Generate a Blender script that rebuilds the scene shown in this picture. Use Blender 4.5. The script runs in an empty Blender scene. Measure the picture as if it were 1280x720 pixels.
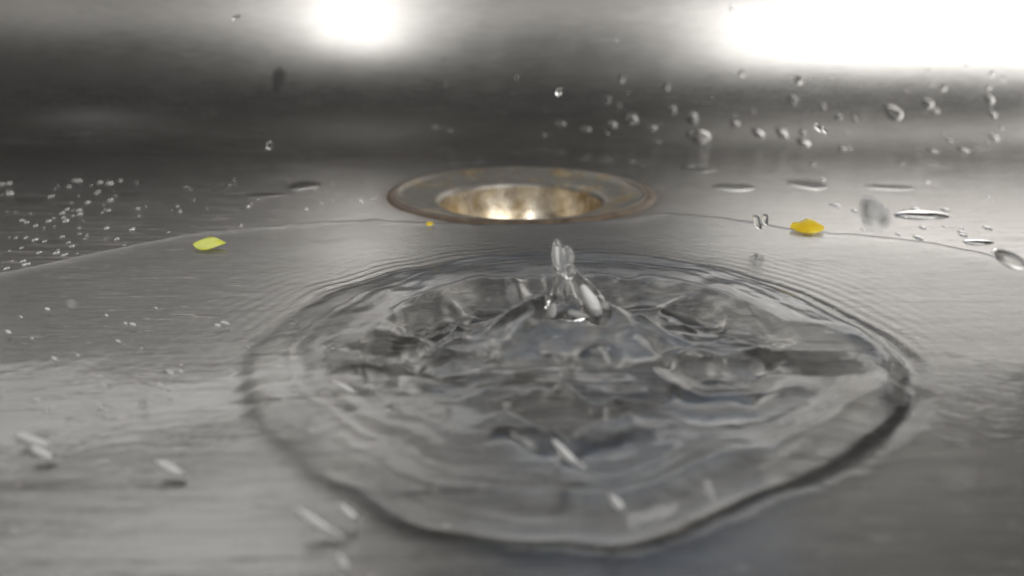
import bpy, bmesh, math, random
import numpy as np
from mathutils import Vector, Matrix
from mathutils.bvhtree import BVHTree

SC = bpy.context.scene
COL = SC.collection
random.seed(4)
RNG = np.random.default_rng(11)

# ------------------------------------------------------------------ camera
H = 0.07                       # lens height above the sink floor (m)
PITCH = math.radians(19.3)
FPX = 940.0                    # focal length in pixels of the 1280 wide photo
cam = bpy.data.cameras.new('camera')
camo = bpy.data.objects.new('camera', cam); COL.objects.link(camo)
camo.location = (0, 0, H)
camo.rotation_euler = (math.pi/2 - PITCH, 0, 0)
cam.sensor_width = 36; cam.lens = 36*FPX/1280
cam.clip_start = 0.002; cam.clip_end = 50
cam.dof.use_dof = True; cam.dof.focus_distance = 0.205; cam.dof.aperture_fstop = 9.5
SC.camera = camo

# ------------------------------------------------------------------ world + lamps
w = bpy.data.worlds.new('World'); SC.world = w; w.use_nodes = True
bg = w.node_tree.nodes['Background']
bg.inputs['Color'].default_value = (1.0, 0.97, 0.93, 1); bg.inputs['Strength'].default_value = 0.055

def lamp(name, az, el, dist, sx, sy, L, col):
    """rectangular lamp of radiance L, seen from the sink at azimuth az (0 = ahead, + = right) and elevation el"""
    d = bpy.data.lights.new(name, 'AREA'); d.shape = 'RECTANGLE'; d.size = sx; d.size_y = sy
    d.energy = L*math.pi*sx*sy; d.color = col
    o = bpy.data.objects.new(name, d); COL.objects.link(o)
    a, e = math.radians(az), math.radians(el)
    v = Vector((math.sin(a)*math.cos(e), math.cos(a)*math.cos(e), math.sin(e)))
    c = Vector((0, 0.3, 0.05))
    o.location = c + v*dist
    o.rotation_euler = v.to_track_quat('Z', 'Y').to_euler()
    return o
def pane(name, c, u, v, sx, sy, L, col):
    """rectangular lamp at c, its width along u and its height along v, facing the sink"""
    o = lamp(name, 0, 0, 1, sx, sy, L, col)
    u, v = Vector(u).normalized(), Vector(v).normalized(); v = (v-u*u.dot(v)).normalized(); n = u.cross(v)
    if n.dot(Vector(c)) < 0: u, n = -u, -n
    o.matrix_world = Matrix.Translation(c) @ Matrix((u, v, n)).transposed().to_4x4()
    return o
pane('window_light', (.98, -.58, .95), (.55, .05, -.09), (.03, .6, .77), 1.10, 1.15, 4.4, (1.0, 0.985, 0.96))
pane('window_gap_light', (-.335, -.80, .86), (1, 0, 0), (0, .33, .56), .028, 1.2, 36.0, (1.0, 0.985, 0.96))
pane('room_fill_light', (-.05, -1.02, .78), (1, 0, 0), (0, .36, .62), 2.2, .66, 0.55, (1.0, 0.975, 0.94))  # added dim panel for the room behind, lifting the wall's grey reflection
lamp('forward_fill_light', -6, 21, 1.7, 3.3, 0.62, 1.45, (1.0, 0.985, 0.965))  # added wide panel ahead of the sink that brightens the wet floor
lamp('left_fill_light', -40, 44, 1.6, 0.9, 0.6, 0.9, (1.0, 0.99, 0.98))  # extra unseen lamp, put in to lift the lower left floor
lamp('blue_fill_light', 14, 38, 1.6, 0.7, 0.55, 0.16, (0.36, 0.60, 1.0))  # small unseen source added to tint the near water blue

SC.view_settings.view_transform = 'Standard'
SC.view_settings.look = 'None'
SC.view_settings.exposure = 0.12
SC.view_settings.gamma = 1
SC.view_settings.use_curve_mapping = False
SC.render.engine = 'CYCLES'
cy = SC.cycles
cy.use_denoising = True
cy.max_bounces = 16; cy.transmission_bounces = 12; cy.glossy_bounces = 8; cy.diffuse_bounces = 4
cy.sample_clamp_indirect = 6; cy.blur_glossy = 0.6

# ------------------------------------------------------------------ helpers
CP, SP = math.cos(PITCH), math.sin(PITCH)
def ray(px, py):
    x = (px-640)/FPX; y = -(py-360)/FPX
    return Vector((x, CP + y*SP, -SP + y*CP)).normalized()
def ground(px, py, z=0.0):
    d = ray(px, py); t = (z-H)/d.z
    return Vector((d.x*t, d.y*t, z))
def at_depth(px, py, Y):
    d = ray(px, py); t = Y/d.y
    return Vector((0, 0, H)) + d*t

def link(name, me, parent=None, mats=None):
    o = bpy.data.objects.new(name, me); COL.objects.link(o)
    if parent: o.parent = parent
    if mats:
        me.materials.clear(); me.materials.append(mats)
    return o
def smooth(me):
    me.polygons.foreach_set('use_smooth', [True]*len(me.polygons)); me.update()
def tag(o, label=None, cat=None, group=None, kind=None):
    for k, v in (('label', label), ('category', cat), ('group', group), ('kind', kind)):
        if v: o[k] = v
    return o
def mesh(name, verts, faces):
    me = bpy.data.meshes.new(name); me.from_pydata(verts, [], faces); smooth(me); return me
def np_mesh(name, V, F):
    me = bpy.data.meshes.new(name)
    me.vertices.add(len(V)); me.vertices.foreach_set('co', V.astype(np.float32).ravel())
    me.loops.add(F.size); me.loops.foreach_set('vertex_index', F.astype(np.int32).ravel())
    me.polygons.add(len(F)); me.polygons.foreach_set('loop_start', np.arange(0, F.size, F.shape[1], dtype=np.int32))
    me.polygons.foreach_set('loop_total', np.full(len(F), F.shape[1], dtype=np.int32))
    me.update(calc_edges=True); me.validate(); smooth(me); return me
def grid_faces(nu, nv, wrap):
    F = []
    for j in range(nv-1):
        for i in range(nu if wrap else nu-1):
            a = j*nu+i; b = j*nu+(i+1) % nu
            F.append((a, b, b+nu, a+nu))
    return F

# value noise in numpy
_T = RNG.random((256, 256))
def vnoise(x, y):
    xi = np.floor(x).astype(int); yi = np.floor(y).astype(int)
    fx = x-xi; fy = y-yi
    fx = fx*fx*fx*(fx*(fx*6-15)+10); fy = fy*fy*fy*(fy*(fy*6-15)+10)
    g = lambda a, b: _T[a % 256, b % 256]
    return (g(xi, yi)*(1-fx)*(1-fy)+g(xi+1, yi)*fx*(1-fy)+g(xi, yi+1)*(1-fx)*fy+g(xi+1, yi+1)*fx*fy)*2-1

# ------------------------------------------------------------------ materials
def new_mat(name):
    m = bpy.data.materials.new(name); m.use_nodes = True
    nt = m.node_tree; return m, nt, nt.nodes['Principled BSDF']
def N(nt, t, **kw):
    n = nt.nodes.new(t)
    for k, v in kw.items(): setattr(n, k, v)
    return n
def noise(nt, co, scale, detail=3, rough=.5, dist=0, stretch=None):
    if stretch:
        mp = N(nt, 'ShaderNodeMapping'); mp.inputs['Scale'].default_value = stretch
        nt.links.new(co, mp.inputs['Vector']); co = mp.outputs['Vector']
    n = N(nt, 'ShaderNodeTexNoise'); n.inputs['Scale'].default_value = scale
    n.inputs['Detail'].default_value = detail; n.inputs['Roughness'].default_value = rough
    n.inputs['Distortion'].default_value = dist
    nt.links.new(co, n.inputs['Vector']); return n.outputs['Fac']
def ramp(nt, fac, stops):
    r = N(nt, 'ShaderNodeValToRGB'); e = r.color_ramp.elements
    while len(e) < len(stops): e.new(.5)
    for k, (p, c) in enumerate(stops):
        e[k].position = p; e[k].color = c if len(c) == 4 else (*c, 1)
    nt.links.new(fac, r.inputs['Fac']); return r.outputs['Color']
def mixc(nt, fac, a, b, mode='MIX'):
    m = N(nt, 'ShaderNodeMix', data_type='RGBA', blend_type=mode)
    for s, v in ((m.inputs[0], fac), (m.inputs[6], a), (m.inputs[7], b)):
        if hasattr(v, 'links'): nt.links.new(v, s)
        else: s.default_value = v
    return m.outputs[2]
def math_(nt, op, a, b=None):
    m = N(nt, 'ShaderNodeMath', operation=op)
    for s, v in ((m.inputs[0], a), (m.inputs[1], b)):
        if v is None: continue
        if hasattr(v, 'links'): nt.links.new(v, s)
        else: s.default_value = v
    return m.outputs[0]

DRAIN = ground(651, 240); DR = 0.0565

def steel_mat():
    m, nt, b = new_mat('brushed_steel'); L = nt.links
    co = N(nt, 'ShaderNodeTexCoord').outputs['Object']
    n1 = noise(nt, co, 9, 4, .6)
    base = ramp(nt, n1, [(.3, (.37, .362, .35)), (.7, (.52, .512, .498))])
    # fine brushed grain, running across the sink
    g = noise(nt, co, 1.0, 4, .7, stretch=(60, 900, 900))
    base = mixc(nt, .4, base, ramp(nt, g, [(.3, (.30, .295, .285)), (.7, (.60, .59, .575))]))
    # limescale haze
    lime = noise(nt, co, 28, 6, .65, .6)
    limef = ramp(nt, lime, [(.46, (0, 0, 0)), (.7, (.4, .4, .4))])
    base = mixc(nt, limef, base, (.48, .47, .45, 1))
    # brown rust stain that hugs the drain flange
    sep = N(nt, 'ShaderNodeVectorMath', operation='DISTANCE'); L.new(co, sep.inputs[0]); sep.inputs[1].default_value = (DRAIN.x, DRAIN.y, 0)
    rn = noise(nt, co, 45, 4, .6)
    dist = math_(nt, 'ADD', sep.outputs['Value'], math_(nt, 'MULTIPLY', math_(nt, 'SUBTRACT', rn, .5), .012))
    mr = N(nt, 'ShaderNodeMapRange'); L.new(dist, mr.inputs['Value'])
    mr.inputs['From Min'].default_value = DR+.001; mr.inputs['From Max'].default_value = DR+.008
    mr.inputs['To Min'].default_value = .55; mr.inputs['To Max'].default_value = 0
    base = mixc(nt, mr.outputs[0], base, (.16, .10, .055, 1))
    L.new(base, b.inputs['Base Color'])
    b.inputs['Metallic'].default_value = 1.0
    b.inputs['Anisotropic'].default_value = .66; b.inputs['Anisotropic Rotation'].default_value = .25
    tn = N(nt, 'ShaderNodeCombineXYZ'); tn.inputs[0].default_value = 1; L.new(tn.outputs[0], b.inputs['Tangent'])
    rg = ramp(nt, noise(nt, co, 35, 5, .7), [(.25, (.20,)*3), (.75, (.25,)*3)])
    rr = mixc(nt, .4, rg, ramp(nt, g, [(.3, (.20,)*3), (.7, (.26,)*3)]))
    sx = N(nt, 'ShaderNodeSeparateXYZ'); L.new(co, sx.inputs[0])
    zr = N(nt, 'ShaderNodeMapRange'); L.new(sx.outputs['Z'], zr.inputs['Value'])      # the floor is scoured duller than the walls
    zr.inputs['From Min'].default_value = .0; zr.inputs['From Max'].default_value = .04
    zr.inputs['To Min'].default_value = 1.0; zr.inputs['To Max'].default_value = 1.3
    L.new(math_(nt, 'MULTIPLY', rr, zr.outputs[0]), b.inputs['Roughness'])
    # scratches: thin lines in two directions
    def scr(rot, sc, th):
        mp = N(nt, 'ShaderNodeMapping'); mp.inputs['Rotation'].default_value = (0, 0, rot); mp.inputs['Scale'].default_value = (22, sc, sc)
        L.new(co, mp.inputs['Vector'])
        n = N(nt, 'ShaderNodeTexNoise'); n.inputs['Scale'].default_value = 1; n.inputs['Detail'].default_value = 2; n.inputs['Distortion'].default_value = .15
        L.new(mp.outputs['Vector'], n.inputs['Vector'])
        return ramp(nt, n.outputs['Fac'], [(th, (0, 0, 0)), (th+.012, (1, 1, 1)), (th+.024, (0, 0, 0))])
    s = mixc(nt, 1, scr(.05, 520, .585), scr(-.18, 600, .61), 'ADD')
    s = mixc(nt, 1, s, scr(.5, 560, .63), 'ADD')
    fl = N(nt, 'ShaderNodeMapRange'); L.new(sx.outputs['Z'], fl.inputs['Value'])
    fl.inputs['From Min'].default_value = .002; fl.inputs['From Max'].default_value = .03
    fl.inputs['To Min'].default_value = 1; fl.inputs['To Max'].default_value = 0
    bright = mixc(nt, math_(nt, 'MULTIPLY', s, math_(nt, 'MULTIPLY', fl.outputs[0], .9)), base, (.9, .85, .83, 1))
    L.new(bright, b.inputs['Base Color'])
    hgt = math_(nt, 'MULTIPLY', math_(nt, 'ADD', math_(nt, 'MULTIPLY', g, .28), math_(nt, 'MULTIPLY', s, -.7)), fl.outputs[0])
    bp = N(nt, 'ShaderNodeBump'); bp.inputs['Strength'].default_value = .2; bp.inputs['Distance'].default_value = .0005
    L.new(hgt, bp.inputs['Height']); L.new(bp.outputs['Normal'], b.inputs['Normal'])
    return m
STEEL = steel_mat()

def drain_mat(name, stain, rough, lum=1):
    m, nt, b = new_mat(name); L = nt.links
    co = N(nt, 'ShaderNodeTexCoord').outputs['Object']
    n = noise(nt, co, 70, 5, .65, .5); n2 = noise(nt, co, 170, 4, .7)
    clean = ramp(nt, n2, [(.3, tuple(v*lum for v in (.50, .47, .42))), (.7, tuple(v*lum for v in (.66, .63, .58)))])
    tan = ramp(nt, n2, [(.35, (.34, .24, .11)), (.7, (.70, .60, .42))])
    base = mixc(nt, ramp(nt, n, [(.5-stain*.3, (0,)*3), (.62, (1,)*3)]), clean, tan)
    dark = ramp(nt, noise(nt, co, 110, 6, .75, 1.0), [(.62-stain*.08, (0,)*3), (.72, (1,)*3)])
    base = mixc(nt, math_(nt, 'MULTIPLY', dark, stain), base, (.07, .035, .015, 1))
    L.new(base, b.inputs['Base Color']); b.inputs['Metallic'].default_value = .8
    L.new(ramp(nt, n, [(.3, (rough,)*3), (.7, (rough+.18,)*3)]), b.inputs['Roughness'])
    bp = N(nt, 'ShaderNodeBump'); bp.inputs['Strength'].default_value = .3; bp.inputs['Distance'].default_value = .0005
    L.new(n, bp.inputs['Height']); L.new(bp.outputs['Normal'], b.inputs['Normal'])
    return m
FLANGE = drain_mat('drain_flange_steel', -.1, .36, .6)
CUP = drain_mat('stained_cup_steel', .9, .20, 1.4)
RIM = drain_mat('rim_steel', -.3, .25, .7)
def putty_mat():
    m, nt, b = new_mat('brown_sealing_putty')
    co = N(nt, 'ShaderNodeTexCoord').outputs['Object']
    nt.links.new(ramp(nt, noise(nt, co, 160, 5, .7), [(.3, (.06, .042, .028)), (.7, (.20, .145, .095))]), b.inputs['Base Color'])
    b.inputs['Roughness'].default_value = .5; return m
PUTTY = putty_mat()

def water_mat(name, whiten=0.0, tint=(1, 1, 1), ripple=0):
    m, nt, b = new_mat(name)
    b.inputs['Base Color'].default_value = (*tint, 1)
    b.inputs['Transmission Weight'].default_value = 1-whiten
    b.inputs['IOR'].default_value = 1.333
    b.inputs['Roughness'].default_value = 0.0 if whiten == 0 else .12
    if ripple:
        co = N(nt, 'ShaderNodeTexCoord').outputs['Object']
        n = noise(nt, co, 1.0, 3, .55, .4, stretch=(170, 250, 170))
        bp = N(nt, 'ShaderNodeBump'); bp.inputs['Strength'].default_value = 1; bp.inputs['Distance'].default_value = ripple
        nt.links.new(n, bp.inputs['Height']); nt.links.new(bp.outputs['Normal'], b.inputs['Normal'])
        b.inputs['Roughness'].default_value = .085
    return m
WATER = water_mat('clear_water', 0, (.985, .99, .985), .0001)
DROP = water_mat('droplet_water')
HAZY = water_mat('cloudy_water', .25, (.96, .97, .97))
HIGHLIGHT = water_mat('painted_highlight', .75, (.95, .95, .95))  # diffuse white that paints highlights onto the jet and drops
JETM = water_mat('splash_water', .10, (.96, .97, .97))
PALE_GLINT = water_mat('whitened_water', .6, (.93, .94, .94))  # paler drop water, white put in for glints

def leaf_mat(name, c1, c2):
    m, nt, b = new_mat(name)
    co = N(nt, 'ShaderNodeTexCoord').outputs['Object']
    nt.links.new(ramp(nt, noise(nt, co, 260, 4, .6), [(.3, c1), (.7, c2)]), b.inputs['Base Color'])
    b.inputs['Roughness'].default_value = .35
    b.inputs['Coat Weight'].default_value = .6; b.inputs['Coat Roughness'].default_value = .08
    b.inputs['Subsurface Weight'].default_value = .3; b.inputs['Subsurface Radius'].default_value = (.002, .002, .0006); b.inputs['Subsurface Scale'].default_value = .5
    return m
LIME = leaf_mat('lime_leaf', (.72, .80, .05), (.90, .92, .16))
YELLOW = leaf_mat('yellow_petal', (.86, .56, .01), (.95, .72, .04))

# ------------------------------------------------------------------ the sink
X0, X1, Y0, Y1, RC, RV = -.56, .56, -.13, .535, .20, .10
BOW = .12                                     # the back wall bows gently towards the room at its ends
DEPTH = .19
def outline(inset, n=640):
    """rounded rectangle pulled in by inset"""
    r = RC-inset; pts = []
    cs = [(X1-RC, Y1-RC, 0), (X0+RC, Y1-RC, 90), (X0+RC, Y0+RC, 180), (X1-RC, Y0+RC, 270)]
    segs = []
    for k, (cx, cy_, a0) in enumerate(cs):
        for j in range(41):
            a = math.radians(a0+90*j/40); segs.append((cx, cy_, math.cos(a), math.sin(a)))
    base = [(cx+RC*c, cy_+RC*s, c, s) for cx, cy_, c, s in segs]
    # resample the full-size outline by length
    P = np.array(base); P = np.vstack([P, P[:1]])
    d = np.concatenate([[0], np.cumsum(np.hypot(*(np.diff(P[:, :2], axis=0).T)))])
    t = np.linspace(0, d[-1], n, endpoint=False)
    x, y, c, s = (np.interp(t, d, P[:, k]) for k in range(4))
    l = np.hypot(c, s); c, s = c/l, s/l
    P = np.stack([x-c*inset, y-s*inset], 1)
    P[:, 1] -= BOW*np.clip(P[:, 0], -.5, .5)**2*np.clip((P[:, 1]+.13)/.6, 0, 1)
    return P
NU = 640
DRAFT = math.radians(4)
prof = []                                     # (inset, z) rings outward from the floor edge
phi_max = math.pi/2-DRAFT
for k in range(33):
    p = phi_max*k/32
    prof.append((RV*(1-math.sin(p))+.006, RV*(1-math.cos(p))))
i0, z0 = prof[-1]
for k in range(1, 13):
    z = z0+(DEPTH-.008-z0)*k/12
    prof.append((i0-(z-z0)*math.tan(DRAFT), z))
i1, z1 = prof[-1]
for k in range(1, 9):
    a = math.pi/2*k/8
    prof.append((i1-.008*(1-math.cos(a)), z1+.008*math.sin(a)))
prof.append((prof[-1][0]-.035, DEPTH)); prof.append((prof[-1][0]-.003, DEPTH-.003)); prof.append((prof[-1][0], DEPTH-.02))
floor_edge = outline(prof[0][0], NU)
rings = []
ang = np.arctan2(floor_edge[:, 1]-DRAIN.y, floor_edge[:, 0]-DRAIN.x)
hole = np.stack([DRAIN.x+(DR-.004)*np.cos(ang), DRAIN.y+(DR-.004)*np.sin(ang)], 1)
for k in range(24):
    f = (k/24)**1.3
    xy = hole*(1-f)+floor_edge*f
    rings.append(np.column_stack([xy, np.zeros(NU)]))
for ins, z in prof:
    rings.append(np.column_stack([outline(ins, NU), np.full(NU, z)]))
V = np.vstack(rings)
me = np_mesh('kitchen_sink', V, np.array(grid_faces(NU, len(rings), True)))
sink = link('kitchen_sink', me, None, STEEL)
tag(sink, 'brushed stainless steel kitchen sink with curved back wall and wet scratched floor', 'sink')
BVH = BVHTree.FromPolygons([Vector(v) for v in V], [tuple(p.vertices) for p in me.polygons])

# ------------------------------------------------------------------ the drain
drain = bpy.data.objects.new('sink_drain', None); COL.objects.link(drain); drain.location = (DRAIN.x, DRAIN.y, 0)
tag(drain, 'round steel sink drain with wide flange and rust stained cup behind the splash', 'drain')
def lathe(name, pr, mat, parent, n=160, wob=0):
    R = []
    for r, z in pr:
        for i in range(n):
            a = 2*math.pi*i/n
            q = 1+wob*(math.sin(3*a+r*900)+.7*math.sin(7*a+1+z*3000))
            R.append((r*q*math.cos(a), r*q*math.sin(a), z))
    return link(name, mesh(name, R, grid_faces(n, len(pr), True)), parent, mat)
# putty bead squeezed out under the rim
lathe('sealing_ring', [(DR+.0028, -.0004), (DR+.0022, .0004), (DR+.0010, .0008), (DR-.001, .0013), (DR-.003, .0008)], PUTTY, drain, wob=.006)
# rolled outer rim
c, rr = DR-.0018, .0010
lathe('rim', [(c+rr*math.cos(a), .0004+rr*.9*math.sin(a)) for a in [math.radians(d) for d in range(-40, 221, 20)]], RIM, drain)
# dished flange
lathe('flange', [(DR-.0026, .0011), (DR-.0034, .0003), (DR-.005, -.0004), (DR-.010, -.0013), (DR-.0150, -.0021), (DR-.0180, -.0028), (DR-.0197, -.0036), (DR-.0205, -.0050)], FLANGE, drain)
# cup
cup = [(DR-.0205, -.0050), (DR-.0208, -.007), (DR-.0216, -.011), (DR-.0228, -.016), (DR-.0245, -.021), (DR-.028, -.025), (DR-.034, -.028), (DR-.044, -.030), (.0005, -.0305)]
lathe('cup', cup, CUP, drain)

# ------------------------------------------------------------------ the water
C = ground(716, 408, .0060); CX, CY = C.x, C.y
ring_px = [(318, 480), (322, 515), (370, 565), (430, 605), (500, 640), (590, 661), (690, 669), (770, 668), (836, 656), (890, 635),
           (945, 612), (1010, 590), (1080, 557), (1122, 520), (1126, 490), (1108, 455), (1075, 425), (1030, 398), (975, 370), (900, 347),
           (830, 333), (760, 326), (690, 324), (620, 327), (550, 338), (480, 356), (410, 382), (355, 415), (330, 445)]
rp = np.array([ground(x, y, .0025)[:2] for x, y in ring_px])
ra = np.arctan2(rp[:, 1]-CY, rp[:, 0]-CX); rr_ = np.hypot(rp[:, 1]-CY, rp[:, 0]-CX)
o_ = np.argsort(ra); ra, rr_ = ra[o_], rr_[o_]
ra3 = np.concatenate([ra-2*math.pi, ra, ra+2*math.pi]); rr3 = np.tile(rr_, 3)

crown_px = [(462, 432), (515, 396), (585, 366), (680, 356), (760, 357), (850, 366), (935, 390), (985, 428), (955, 468), (860, 500), (740, 532), (650, 530), (555, 498), (480, 465)]
cp_ = np.array([ground(x, y, .004)[:2] for x, y in crown_px])
ca = np.arctan2(cp_[:, 1]-CY, cp_[:, 0]-CX); cr = np.hypot(cp_[:, 1]-CY, cp_[:, 0]-CX); o_ = np.argsort(ca); ca, cr = ca[o_], cr[o_]
ca3 = np.concatenate([ca-2*math.pi, ca, ca+2*math.pi]); cr3 = np.tile(cr, 3)
edge_px = [(-260, 420), (-120, 378), (0, 346), (60, 333), (130, 318), (220, 300), (300, 290), (400, 281), (470, 278), (520, 279), (600, 283), (700, 283),
           (780, 277), (830, 268), (900, 274), (1000, 291), (1090, 299), (1160, 306), (1220, 318), (1290, 338), (1400, 375), (1560, 440)]
ep = np.array([ground(x, y)[:2] for x, y in edge_px])

def water_height(X, Y):
    dx, dy = X-CX, Y-CY
    r = np.hypot(dx, dy); th = np.arctan2(dy, dx)
    mm = .001
    R = np.interp(th, ra3, rr3)
    R = R+.0012*vnoise(th*6+40, r*0+3)+.0003*vnoise(th*15+9, r*0+7)
    R = R-.0036*np.clip(-dy/.04, 0, 1)
    d = r-R                                               # + = outside the ring
    leftside = np.clip((-dx-.012)/.03, 0, 1)
    inside = 1/(1+np.exp(np.clip(d/(.0022+.0040*leftside), -40, 40)))
    T = np.full_like(X, 2.4)+inside*2.2
    # slow swell over the whole film
    T += .11*vnoise(X*40+5, Y*40+2)+.035*vnoise(X*95+1, Y*90+8)
    # hydraulic-jump ring: steep outer lip, capillary train ahead of it
    amp = (1+.35*vnoise(th*4+20, r*0))*(1-.72*np.clip((-dx-.012)/.03, 0, 1))
    front = np.clip(-dy/.05, 0, 1)
    T += amp*(1.0+.7*front)*np.exp(-np.where(d > 0, (d/.0028)**2, (d/.0050)**2))
    T -= amp*.45*np.exp(-((d-.0052)/.0026)**2)
    back = np.clip((dy+.02)/.06, 0, 1)
    T += .16*back*np.cos(2*math.pi*(d-.001)/.0040)*np.exp(-np.clip(d-.004, 0, 1)/.010)*(d > .004)*(1-np.exp(-np.clip(d-.004, 0, 1)/.002))
    T += .10*np.cos(2*math.pi*(d+.006)/.0052)*np.exp(np.clip(d+.006, -1, 0)/.008)*(d < -.006)*(.6+.4*vnoise(th*5, r*120))
    # choppy water inside
    wx = X+.006*vnoise(X*70, Y*70+3); wy = Y+.006*vnoise(X*70+11, Y*70+7)
    T += inside*(.50*vnoise(wx*62+3, wy*40)+.13*vnoise(wx*135, wy*85+4)+.02*vnoise(wx*300, wy*330))
    # collapsed crater: the film falls in a long ramp from the crater's lip to the foot of the mound
    rc = np.interp(th, ca3, cr3)*(1+.07*vnoise(th*3.1+4, r*0)+.03*vnoise(th*9+4, r*0))
    far = np.clip((dy+.022)/.022, 0, 1)
    T += inside*2.8*far*np.exp(-(np.clip(r-rc, 0, 1)/.019)**2)
    for lip, near, D, wob in POCKETS:
        A = np.array([ground(x, y, .0055)[:2] for x, y in lip]); B = np.array([ground(x, y, .0040)[:2] for x, y in near])
        ya = np.interp(X, A[:, 0], A[:, 1])+wob*(.0022*vnoise(X*150+D, X*0)+.0012*vnoise(X*420, X*0+2)+.0010*vnoise(X*200, Y*200))
        yb = np.interp(X, B[:, 0], B[:, 1])+wob*(.0022*vnoise(X*170+3, X*0+D)+.0012*vnoise(X*300, Y*160))
        v = (ya-Y)/np.maximum(ya-yb, .002)
        x0, x1 = max(A[0, 0], B[0, 0]), min(A[-1, 0], B[-1, 0])
        side = np.clip((X-x0)/.006, 0, 1)*np.clip((x1-X)/.006, 0, 1); side = side*side*(3-2*side)
        prof_ = np.where(v < 1, np.clip(v, 0, 1), np.clip(1-(v-1)/.45, 0, 1)); prof_ = np.where(v < 0, 0, prof_)
        prof_ = prof_*(1-.25*np.exp(-((v-1)/.2)**2))
        T -= inside*D*side*prof_*(1+.22*vnoise(X*130+5, X*0+D))
        T += inside*.35*wob*side*np.exp(-((v+.10)/.09)**2)
    # deep cells with thin ridges between them
    for px, py, ax, ay, D, rim in CELLS:
        g = ground(px, py, .0035); s = math.hypot(g.y, H)/FPX*1.0
        sx = ax*s; sy = ay*s/math.sin(math.atan2(H, g.y))
        q = np.sqrt(((X-g.x)/sx)**2+((Y-g.y)/sy)**2+1e-9)
        q = q*(1+.14*vnoise(X*130+px, Y*130+py))
        T += -1.5*D*np.exp(-q**4)+.9*rim*np.exp(-((q-1.12)/.16)**2)
    # ridges thrown out from the foot of the jet
    for pts, hgt, wid in RIDGES:
        P = np.array([ground(x, y, .003)[:2] for x, y in pts]); best = np.full_like(X, 1.0); tt = np.zeros_like(X)
        n = len(P)-1
        for k in range(n):
            a, b2 = P[k], P[k+1]; ab = b2-a
            t = np.clip(((X-a[0])*ab[0]+(Y-a[1])*ab[1])/(ab@ab), 0, 1)
            dd = np.hypot(X-a[0]-t*ab[0], Y-a[1]-t*ab[1])
            m = dd < best; best = np.where(m, dd, best); tt = np.where(m, (k+t)/n, tt)
        T += hgt*np.exp(-(best/wid)**2)*np.sin(math.pi*np.clip(.12+.88*tt, 0, 1))
    # the mound under the jet
    sy = np.where(dy < 0, .032, .011)
    T += 3.0*np.exp(-(r/.0085)**1.7)+3.4*np.exp(-(dx/.021)**2-(dy/sy)**2)*(1+.22*vnoise(th*3, r*200))
    T = np.maximum(T, .35)
    # meniscus at the edge of the film
    eb = np.interp(X, ep[:, 0], ep[:, 1])+.0016*vnoise(X*55+2, X*0)+.0007*vnoise(X*160, X*0+5)
    slope = np.gradient(eb, axis=1)/np.gradient(X, axis=1)
    e = (eb-Y)/np.sqrt(1+slope**2)
    f = np.where(e > 0, np.sqrt(np.clip(1-np.clip(1-e/.007, 0, 1)**2, 0, 1)), 0)
    T = T*f-np.where(e < 0, np.clip(-e*400, 0, .6), 0)
    return T*mm, e

POCKETS = [([(478, 408), (510, 388), (545, 376), (600, 364), (680, 357), (760, 357), (850, 365), (930, 386), (992, 420)],
            [(478, 412), (510, 420), (545, 428), (600, 412), (680, 396), (760, 398), (850, 416), (930, 420), (992, 428)], 5.4, 1.0),
           ([(825, 462), (860, 450), (900, 444), (950, 442), (985, 446)], [(825, 464), (860, 474), (900, 476), (950, 464), (985, 450)], 3.4, .8),
           ([(425, 432), (470, 422), (530, 430), (580, 444), (640, 448)], [(425, 434), (470, 448), (530, 456), (580, 462), (640, 456)], 3.0, 1.0),
           ([(600, 506), (650, 496), (700, 498), (760, 500), (800, 508)], [(600, 510), (650, 524), (700, 530), (760, 528), (800, 512)], 2.8, 1.0)]
CELLS = [(536, 405, 36, 17, .9, .45), (606, 390, 46, 20, .9, .5), (786, 385, 60, 16, .5, .2), (864, 402, 40, 15, 1.0, .5)]
RIDGES = [([(740, 405), (775, 445), (812, 482), (850, 500)], .7, .0034), ([(750, 412), (800, 425), (860, 420), (900, 405)], 1.1, .0022),
          ([(690, 408), (650, 425), (600, 438), (545, 425)], 1.0, .0024), ([(690, 415), (640, 455), (560, 470), (470, 460)], .9, .0022),
          ([(640, 370), (648, 385), (655, 398), (640, 405)], .9, .0015), ([(820, 490), (880, 512), (950, 505), (1010, 480)], .9, .0028),
          ([(590, 400), (565, 415), (545, 425), (520, 412)], .8, .0014)]
def axis(lo, hi, a, b, fine, coarse):
    s1 = np.linspace(lo, a, int((a-lo)/coarse)+1)[:-1]; s2 = np.linspace(a, b, int((b-a)/fine)+1)[:-1]; s3 = np.linspace(b, hi, int((hi-b)/coarse)+1)
    return np.concatenate([s1, s2, s3])
gx = axis(-.30, .30, -.085, .115, .00052, .0011)
gy = axis(-.035, .335, .08, .255, .00052, .0009)
GX, GY = np.meshgrid(gx, gy)
Z, E = water_height(GX, GY)
Vw = np.column_stack([GX.ravel(), GY.ravel(), Z.ravel()])
nx, ny = len(gx), len(gy)
idx = np.arange(nx*ny).reshape(ny, nx)
F = np.stack([idx[:-1, :-1], idx[:-1, 1:], idx[1:, 1:], idx[1:, :-1]], -1).reshape(-1, 4)
keep = (E.ravel()[F] > -.0012).any(1)
F = F[keep]
used = np.unique(F); mapi = np.full(nx*ny, -1); mapi[used] = np.arange(len(used))
water = link('water', np_mesh('water', Vw[used], mapi[F]), None, WATER)
tag(water, 'thin clear film of rippling water spreading over the steel sink floor', None, None, 'structure')
def water_z(x, y):
    i = min(max(int(np.searchsorted(gx, x)), 0), nx-1); j = min(max(int(np.searchsorted(gy, y)), 0), ny-1)
    return float(Z[j, i])

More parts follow.
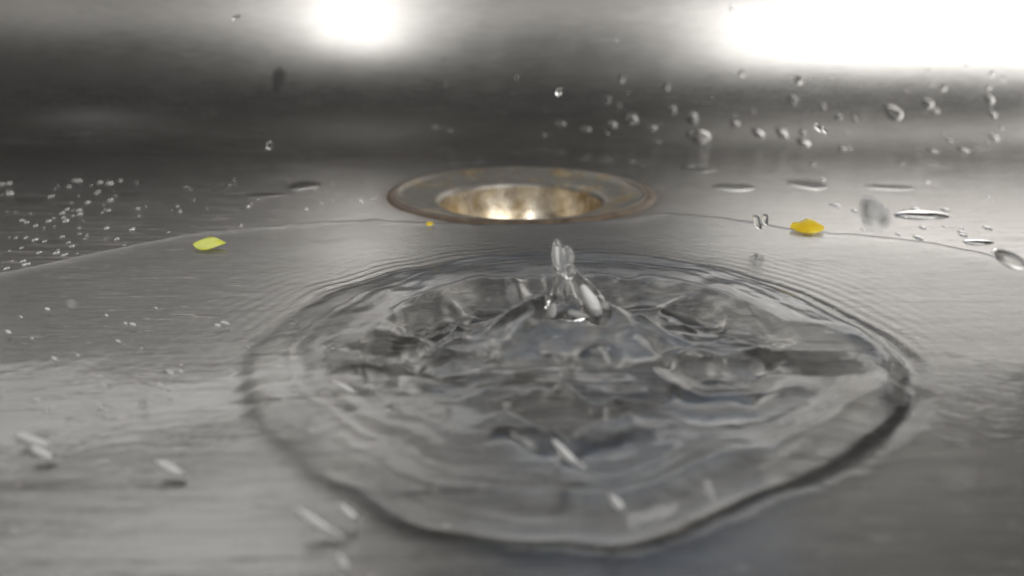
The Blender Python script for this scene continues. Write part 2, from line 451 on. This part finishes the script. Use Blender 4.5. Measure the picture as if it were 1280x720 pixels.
# ------------------------------------------------------------------ the jet
def meta_mesh(name, els, res):
    mb = bpy.data.metaballs.new('tmp_meta'); mb.resolution = res; mb.render_resolution = res; mb.threshold = .5
    for x, y, z, r in els:
        e = mb.elements.new(); e.co = (x, y, z); e.radius = r*1.72; e.stiffness = 2
    o = bpy.data.objects.new('tmp_meta', mb); COL.objects.link(o)
    dg = bpy.context.evaluated_depsgraph_get(); dg.update()
    me = bpy.data.meshes.new_from_object(o.evaluated_get(dg)); me.name = name
    bpy.data.objects.remove(o); bpy.data.metaballs.remove(mb)
    co = np.zeros(len(me.vertices)*3, np.float32); me.vertices.foreach_get('co', co); co *= .001
    me.vertices.foreach_set('co', co); me.update(); smooth(me)
    return me
S = math.hypot(CY, H)*.985/FPX*1000            # mm per photo pixel at the jet
def chain(pts, n=6):
    out = []
    for (a, b2) in zip(pts[:-1], pts[1:]):
        for k in range(n):
            t = k/n; out.append(tuple(a[i]*(1-t)+b2[i]*t for i in range(4)))
    out.append(pts[-1]); return out
def J(px, py, r, dy=0):                         # photo offset from the foot of the jet -> mm
    return ((px-716)*S, dy, (408-py)*S, r*S)
base_z = .0074
jet = bpy.data.objects.new('water_jet', None); COL.objects.link(jet); jet.location = (CX, CY, base_z)
tag(jet, 'clear splash of water leaping up in two joined strands at the centre of the ripples', 'splash')
left = chain([J(692, 408, 9), J(690, 396, 7.5), J(691, 384, 5.5), J(693, 371, 5), J(697, 358, 5.5), J(700, 346, 5)])
right = chain([J(744, 410, 15), J(742, 396, 14), J(737, 384, 13), J(730, 373, 11, 1), J(723, 363, 9, 1), J(715, 353, 7.5, .6), J(709, 343, 7, .3)])
low = chain([J(692, 402, 9), J(706, 401, 9, -.8), J(720, 404, 10, -1), J(738, 406, 11, 0)])
mid = chain([J(697, 385, 5), J(704, 378, 6, .6), J(712, 386, 6, .3), J(716, 396, 7, 0), J(730, 398, 8, -.8)])
web = chain([J(698, 352, 5), J(704, 362, 5.5, .5), J(706, 374, 5.5, .6)])
link('column', meta_mesh('column', left+right+low+mid+web, .32), jet, DROP)
tipL = chain([J(702, 341, 7), J(697, 331, 6.5), J(695, 321, 5.2), J(694, 311, 4.2), J(693, 305, 3)])
tipR = chain([J(708, 347, 7, .3), J(704, 338, 7, .4), J(707, 332, 6.5, .5), J(709, 325, 5.5, .5), J(706, 318, 5, .5)])
link('tip', meta_mesh('tip', tipL+tipR, .3), jet, JETM)
f1 = chain([J(726, 362, 3.6, -1.3), J(731, 370, 5.6, -1.9), J(737, 380, 7, -2.4), J(741, 391, 7, -2.7), J(743, 399, 4.6, -2.7)])  # white blobs modelled as the jet's highlights
link('jet_highlight', meta_mesh('jet_highlight', f1, .3), jet, HIGHLIGHT)
link('jet_highlight', meta_mesh('jet_highlight', chain([J(691, 386, 2.8, -1.3), J(690, 394, 4.8, -1.8), J(690, 402, 5.2, -1.8)]), .3), jet, HIGHLIGHT)
link('jet_highlight', meta_mesh('jet_highlight', chain([J(712, 398, 3.4, -2.3), J(721, 401, 4, -2.6), J(729, 404, 3.2, -2.8)]), .3), jet, HIGHLIGHT)
link('jet_highlight', meta_mesh('jet_highlight', chain([J(695, 333, 2.6, -1.0), J(693, 322, 3, -1.0), J(693, 312, 2.2, -.7)]), .3), jet, HIGHLIGHT)

# ------------------------------------------------------------------ drops
def drop_mesh(name, seed, n=22, m=12, closed=False):
    """lens-shaped bead with an uneven footprint, unit radius"""
    rnd = random.Random(seed); ph = [rnd.uniform(0, 6.28) for _ in range(4)]; am = [rnd.uniform(0, .10), rnd.uniform(0, .10), rnd.uniform(0, .05)]
    Vs = []
    for j in range(m):
        a = math.pi/2*j/(m-1)*1.12
        for i in range(n):
            t = 2*math.pi*i/n
            q = 1+am[0]*math.cos(2*t+ph[0])+am[1]*math.cos(3*t+ph[1])+am[2]*math.cos(5*t+ph[2])
            rr = math.sin(min(a, math.pi/2*1.12))
            Vs.append((rr*q*math.cos(t), rr*q*math.sin(t), math.cos(a)))
    return mesh(name, Vs, grid_faces(n, m, True)+[tuple(range(n))[::-1]])
def ball_mesh(name, taper=0.0, n=20, m=14):
    Vs = []
    for j in range(m+1):
        a = math.pi*j/m; z = -math.cos(a)
        r = math.sin(a)*(1-taper*z)
        for i in range(n):
            t = 2*math.pi*i/n; Vs.append((r*math.cos(t)+.06*math.sin(2.3*z), r*math.sin(t), z))
    return mesh(name, Vs, grid_faces(n, m+1, True))
beads = [drop_mesh('water_droplet', s) for s in range(6)]
small = [drop_mesh('water_droplet', s+20, 12, 6) for s in range(4)]
flyers = [ball_mesh('flying_drop', t) for t in (0, .25, -.3)]
for mm_ in beads+small+flyers: mm_.materials.append(DROP)
whitened = [ball_mesh('flying_drop', t) for t in (0, .3)]
for mm_ in whitened: mm_.materials.append(HIGHLIGHT)  # these drops get their bright streak as white colour
hazy = [ball_mesh('flying_drop', .3)]
hazy[0].materials.append(HAZY)

def bead(px, py, wpx, hpx, label, group=None, flat=.2, pool=beads, rot=0, name='water_droplet'):
    """a bead sitting on the steel where the pixel's sight line meets it; wpx/hpx = seen width and height"""
    o_, nrm, _, dist = BVH.ray_cast(Vector((0, 0, H)), ray(px, py))
    if o_ is None: return
    if nrm.dot(ray(px, py)) > 0: nrm = -nrm
    s = dist/FPX
    rx = wpx/2*s
    # seen foreshortening of a footprint on this surface, plus the bead's own height
    vy = abs(nrm.dot(ray(px, py)))
    ry = min(max(hpx/2*s/max(vy, .16), rx*.5), rx*2.6)
    rz = flat*min(rx, ry)
    tx = Vector((1, 0, 0)); tx = (tx-nrm*tx.dot(nrm)).normalized(); ty = nrm.cross(tx)
    if rot: tx, ty = tx*math.cos(rot)+ty*math.sin(rot), ty*math.cos(rot)-tx*math.sin(rot)
    o = link(name, random.choice(pool))
    M = Matrix((tx*rx, ty*ry, nrm*rz)).transposed().to_4x4(); M.translation = o_
    o.matrix_world = M
    return tag(o, label, 'droplet', group)

# -- beads that stand out, each with its own words
BIG = [
 (349, 100, 15, 40, 'dark streaky water drip running down the back wall left of the narrow light', .3),
 (380, 232, 34, 11, 'flat dark water bead on the floor left of the drain', .4),
 (331, 244, 44, 5, 'thin flat smear of water at the far left of the drain', .25),
 (580, 201, 56, 7, 'long flat dark water bead behind the left side of the drain', .3),
 (676, 190, 66, 9, 'widest flat dark water bead straight behind the drain', .3),
 (742, 198, 44, 9, 'dark slanted water bead behind the right side of the drain', .35),
 (793, 202, 32, 10, 'dark slanted water bead off the right rear edge of the drain', .35),
 (875, 210, 46, 9, 'broad flat dark bead at the foot of the wall right of the drain', .3),
 (917, 234, 50, 9, 'crescent shaped dark bead on the floor right of the drain', .3),
 (1009, 230, 42, 12, 'dark curved bead above the yellow petal', .35),
 (1112, 234, 54, 6, 'thin dark bead at the foot of the wall on the right', .25),
 (1150, 269, 60, 4, 'long dark film of water right of the blurred flying drop', 3),
 (1222, 303, 30, 4, 'dark flat bead near the right edge above the film of water', 3),
 (865, 147, 17, 17, 'bright round droplet on the back wall above the largest droplet', .6),
 (874, 170, 34, 16, 'largest wide droplet on the back wall with a white glint', .6),
 (765, 156, 15, 13, 'dark round droplet on the back wall left of its twin', .5),
 (790, 149, 18, 17, 'rounder dark droplet on the back wall right of its twin', .5),
 (700, 155, 14, 10, 'small dark droplet on the wall straight above the drain', .4),
 (732, 162, 14, 10, 'faint dark droplet on the wall between the drain and the twin droplets', .4),
 (757, 124, 16, 10, 'faint flat droplet high on the wall above the twin droplets', .35),
 (840, 137, 13, 12, 'small droplet on the wall left of the bright round one', .5),
 (815, 160, 14, 10, 'small dark droplet left of the largest wall droplet', .4),
 (919, 155, 14, 10, 'grey droplet on the wall right of the largest droplet', .4),
 (948, 166, 18, 16, 'smeared grey droplet above the pale streak on the wall', .4),
 (978, 166, 18, 16, 'grey droplet on the wall right of the smeared one', .4),
 (1005, 178, 18, 12, 'dark droplet on the wall below the pair of flying glints', .5),
 (1117, 141, 20, 22, 'cluster shaped wide droplet below the bright window reflection', .45),
 (1160, 129, 13, 12, 'round sparkling droplet right below the bright window reflection', .6),
 (999, 100, 11, 10, 'small bright droplet at the lower left corner of the window reflection', .6),
 (1237, 124, 9, 13, 'tall small droplet at the right end of the wall', .5),
 (1230, 186, 12, 11, 'small round droplet low on the right end of the wall', .5),
 (1160, 202, 15, 9, 'flat droplet low on the wall above the blurred flying drop', .45),
 (1147, 192, 9, 8, 'tiny round droplet beside the flat one low on the wall', .5),
 (991, 125, 13, 13, 'clear droplet on the wall left of the pair of flying glints', .5),
 (777, 98, 9, 12, 'narrow bright droplet on the wall right of the white flying drop', .5),
]
for x, y, a, b2, lab, fl in BIG:
    if y < 185 and x > 600: a, b2 = a*.85, b2*.85
    bead(x, y, a, b2, lab, None, fl*(.12 if y > 185 else .8))

# -- swarms of small beads
def swarm(n, region, smin, smax, label, group, flat=.55, pool=small, dens=None):
    k = 0
    while k < n:
        x = random.uniform(region[0], region[2]); y = random.uniform(region[1], region[3])
        if dens and random.random() > dens(x, y): continue
        if vnoise(np.array([x/26+n]), np.array([y/14+3.]))[0] < random.uniform(-.7, .35): continue    # they gather in clumps
        s = smin+(smax-smin)*random.random()**2.2
        bead(x, y, s, s*random.uniform(.7, 1.1), label, group, flat, pool); k += 1
edge_y = lambda x: float(np.interp(x, [p[0] for p in edge_px], [p[1] for p in edge_px]))
swarm(110, (0, 225, 430, 340), 1.6, 5, 'tiny clear droplet in the swarm on the steel at the left edge of the water', 'tiny droplets on the floor left of the drain',
      dens=lambda x, y: (y < edge_y(x)-6)*(.25+.75*math.exp(-((x-110)/150)**2)))
swarm(75, (880, 50, 1280, 235), 2, 8.5, 'small clear droplet clinging to the right part of the back wall', 'small droplets on the right of the back wall', flat=.5,
      dens=lambda x, y: .2+.8*math.exp(-((x-1110)/110)**2))
swarm(16, (860, 4, 1280, 66), 3, 7, 'tiny droplet lying in the bright window reflection on the wall', 'tiny droplets in the bright reflection', flat=.4)
swarm(22, (520, 20, 860, 200), 3, 8, 'small droplet on the back wall above the drain', 'small droplets on the wall above the drain', flat=.45)
swarm(20, (1030, 245, 1280, 312), 3, 8, 'tiny droplet on the dry floor at the right, beyond the water', 'tiny droplets on the floor at the right', flat=.6,
      dens=lambda x, y: float(y < edge_y(x)-5))
swarm(10, (440, 240, 520, 268), 3, 8, 'tiny droplet at the left rim of the drain', 'tiny droplets beside the drain rim', flat=.5)

# -- drops in the air: (px, py, distance Y, length px, width px, tilt deg, label, foamy)
def flyer(px, py, Y, ln, wd, tilt, label, pool):
    p = at_depth(px, py, Y)
    if Y < .18 and py > 380:                        # these skim along the water
        p = ground(px, py, .003)
        for _ in range(4): p = ground(px, py, water_z(p.x, p.y)+.0002)
    s = (p-Vector((0, 0, H))).length/FPX
    o = link('flying_drop', random.choice(pool))
    o.location = p
    wd *= .75 if pool is whitened else 1
    o.scale = (wd/2*s, wd/2*s, ln/2*s)
    o.rotation_euler = (math.pi/2-PITCH-math.pi/2, math.radians(tilt), 0)
    return tag(o, label, 'drop')
F_ = [
 (699, 115, .30, 11, 8, 20, 'white glinting drop in the air before the wall above the drain', flyers),
 (1023, 160, .30, 13, 6, -35, 'left drop of the pair of white glints before the wall', flyers),
 (1031, 163, .30, 10, 5, -30, 'right drop of the pair of white glints before the wall', flyers),
 (947, 278, .24, 20, 9, -25, 'larger glassy drop in the air left of the yellow petal', flyers),
 (957, 275, .24, 15, 7, -10, 'narrow glassy drop right beside the larger one by the yellow petal', flyers),
 (1092, 266, .10, 42, 25, -35, 'blurred pale drop flying close to the camera right of the yellow petal', hazy),
 (1262, 324, .14, 36, 15, -65, 'blurred bright drop at the right edge of the picture', flyers),
 (295, 22, .35, 12, 4, 65, 'thin white drop streaking before the upper left of the wall', flyers),
 (337, 182, .33, 10, 8, 0, 'lone pale drop before the dark left part of the wall', flyers),
 (400, 656, .085, 72, 12, -63, 'longest white streak drop at the bottom of the picture', whitened),
 (437, 642, .088, 34, 11, -58, 'short streak drop above right of the longest streak', whitened),
 (712, 572, .105, 62, 13, -48, 'slanted white streak drop right of the middle of the near ripple', whitened),
 (770, 628, .092, 24, 14, -50, 'blurred round drop inside the near edge of the ripple', whitened),
 (40, 550, .105, 50, 13, -82, 'upper blurred streak of the pair by the left border', whitened),
 (52, 566, .105, 30, 13, -75, 'lower blurred streak of the pair by the left border', whitened),
 (214, 586, .098, 42, 13, -72, 'blurred bright streak drop over the left foreground', whitened),
 (428, 702, .078, 20, 12, -40, 'small blurred drop at the very bottom below the longest streak', whitened),
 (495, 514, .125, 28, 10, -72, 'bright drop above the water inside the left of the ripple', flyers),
 (432, 485, .135, 34, 9, -70, 'pale streak drop above the water at the left of the ripple', whitened),
 (562, 516, .12, 12, 9, -50, 'tiny bright drop inside the ripple left of the jet', flyers),
 (757, 520, .125, 12, 8, 10, 'tiny glassy drop before the foot of the jet', flyers),
 (412, 434, .16, 24, 7, -75, 'small bright streak drop over the left rim of the ripple', flyers),
 (368, 403, .17, 16, 4, -85, 'thin bright fleck over the left far rim of the ripple', flyers),
 (178, 505, .12, 9, 8, 0, 'small round bright drop over the left foreground', flyers),
]
for x, y, Y, ln, wd, tl, lab, pool in F_: flyer(x, y, Y, ln, wd, tl, lab, pool)

for k in range(30):  # white flecks modelled in place of sparkles on the wet steel
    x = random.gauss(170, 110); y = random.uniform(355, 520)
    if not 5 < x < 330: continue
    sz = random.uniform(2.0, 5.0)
    o = flyer(x, y, .1, sz*random.uniform(1.2, 2.6), sz, random.uniform(-88, -70), 'tiny white bubble fleck on the water at the left, outside the ripple', whitened)
    o.name = 'sparkle'; o['category'] = 'sparkle'; o['group'] = 'bubble flecks on the water at the left'
# ------------------------------------------------------------------ scraps of food
def scrap(name, pts, thick, curl, mat, px, py, wpx, rot, label, cat, tilt=.32):
    """small leaf: outline swept to a cupped sheet with thickness"""
    g = ground(px, py, .0028); s = math.hypot(g.y, H)/FPX*wpx
    n = len(pts); L = 9; Vs = []
    for side in (1, -1):
        for j in range(L):
            f = j/(L-1)
            for x, y0, y1 in pts:
                y = y0+(y1-y0)*f
                z = curl*((2*f-1)**2)*.5+.25*curl*math.sin(x*5)+side*thick*math.sin(math.pi*min(max((x+.5), .02), .98))*(.25+.75*math.sin(math.pi*f))
                Vs.append((x*s, y*s, z*s))
    Fs = []
    o2 = n*L
    for j in range(L-1):
        for i in range(n-1):
            a = j*n+i
            Fs.append((a, a+1, a+n+1, a+n)); Fs.append((o2+a, o2+a+n, o2+a+n+1, o2+a+1))
    for j in range(L-1):
        for i in (0, n-1):
            a = j*n+i; Fs.append((a, a+n, o2+a+n, o2+a))
    for i in range(n-1):
        for j in (0, L-1):
            a = j*n+i; Fs.append((a, a+1, o2+a+1, o2+a))
    me = mesh(name, Vs, Fs)
    bm = bmesh.new(); bm.from_mesh(me); bmesh.ops.remove_doubles(bm, verts=bm.verts, dist=1e-7); bmesh.ops.recalc_face_normals(bm, faces=bm.faces); bm.to_mesh(me); bm.free(); smooth(me)
    o = link(name, me, None, mat)
    o.location = (g.x, g.y, max(water_z(g.x, g.y), .0008)+.0008); o.rotation_euler = (tilt, 0, rot)
    return tag(o, label, cat)
xs = np.linspace(-.5, .5, 33)
leafy = [(x, -.33*math.sin(math.pi*(x+.5))**.8*(1-.3*x)-.02, .36*math.sin(math.pi*(x+.5))**1.1*(1-.9*x)*.9+.02) for x in xs]
scrap('leaf_scrap', leafy, .045, .10, LIME, 262, 307, 40, .05, 'pale lime green leaf scrap floating at the left edge of the water', 'leaf scrap')
blob = [(x, -.45*max(math.sin(math.pi*(x+.5)), 0)**.6-.02, .45*max(math.sin(math.pi*(x+.5)), 0)**.7*(1+.2*x)+.02) for x in xs]
petal = [(x, -.30*max(math.sin(math.pi*(x+.5)), 0)**.8*(1+.5*x)-.03, (.40+.10*math.sin(9*x))*max(math.sin(math.pi*(x+.5)), 0)**.7*(1-.5*x)+.03) for x in xs]
scrap('petal_scrap', petal, .10, .10, YELLOW, 1009, 287, 41, -.1, 'deep yellow petal scrap lying at the edge of the water on the right', 'petal scrap')
scrap('food_crumb', blob, .12, .05, YELLOW, 537, 281, 10, .3, 'tiny yellow crumb before the left rim of the drain', 'crumb')
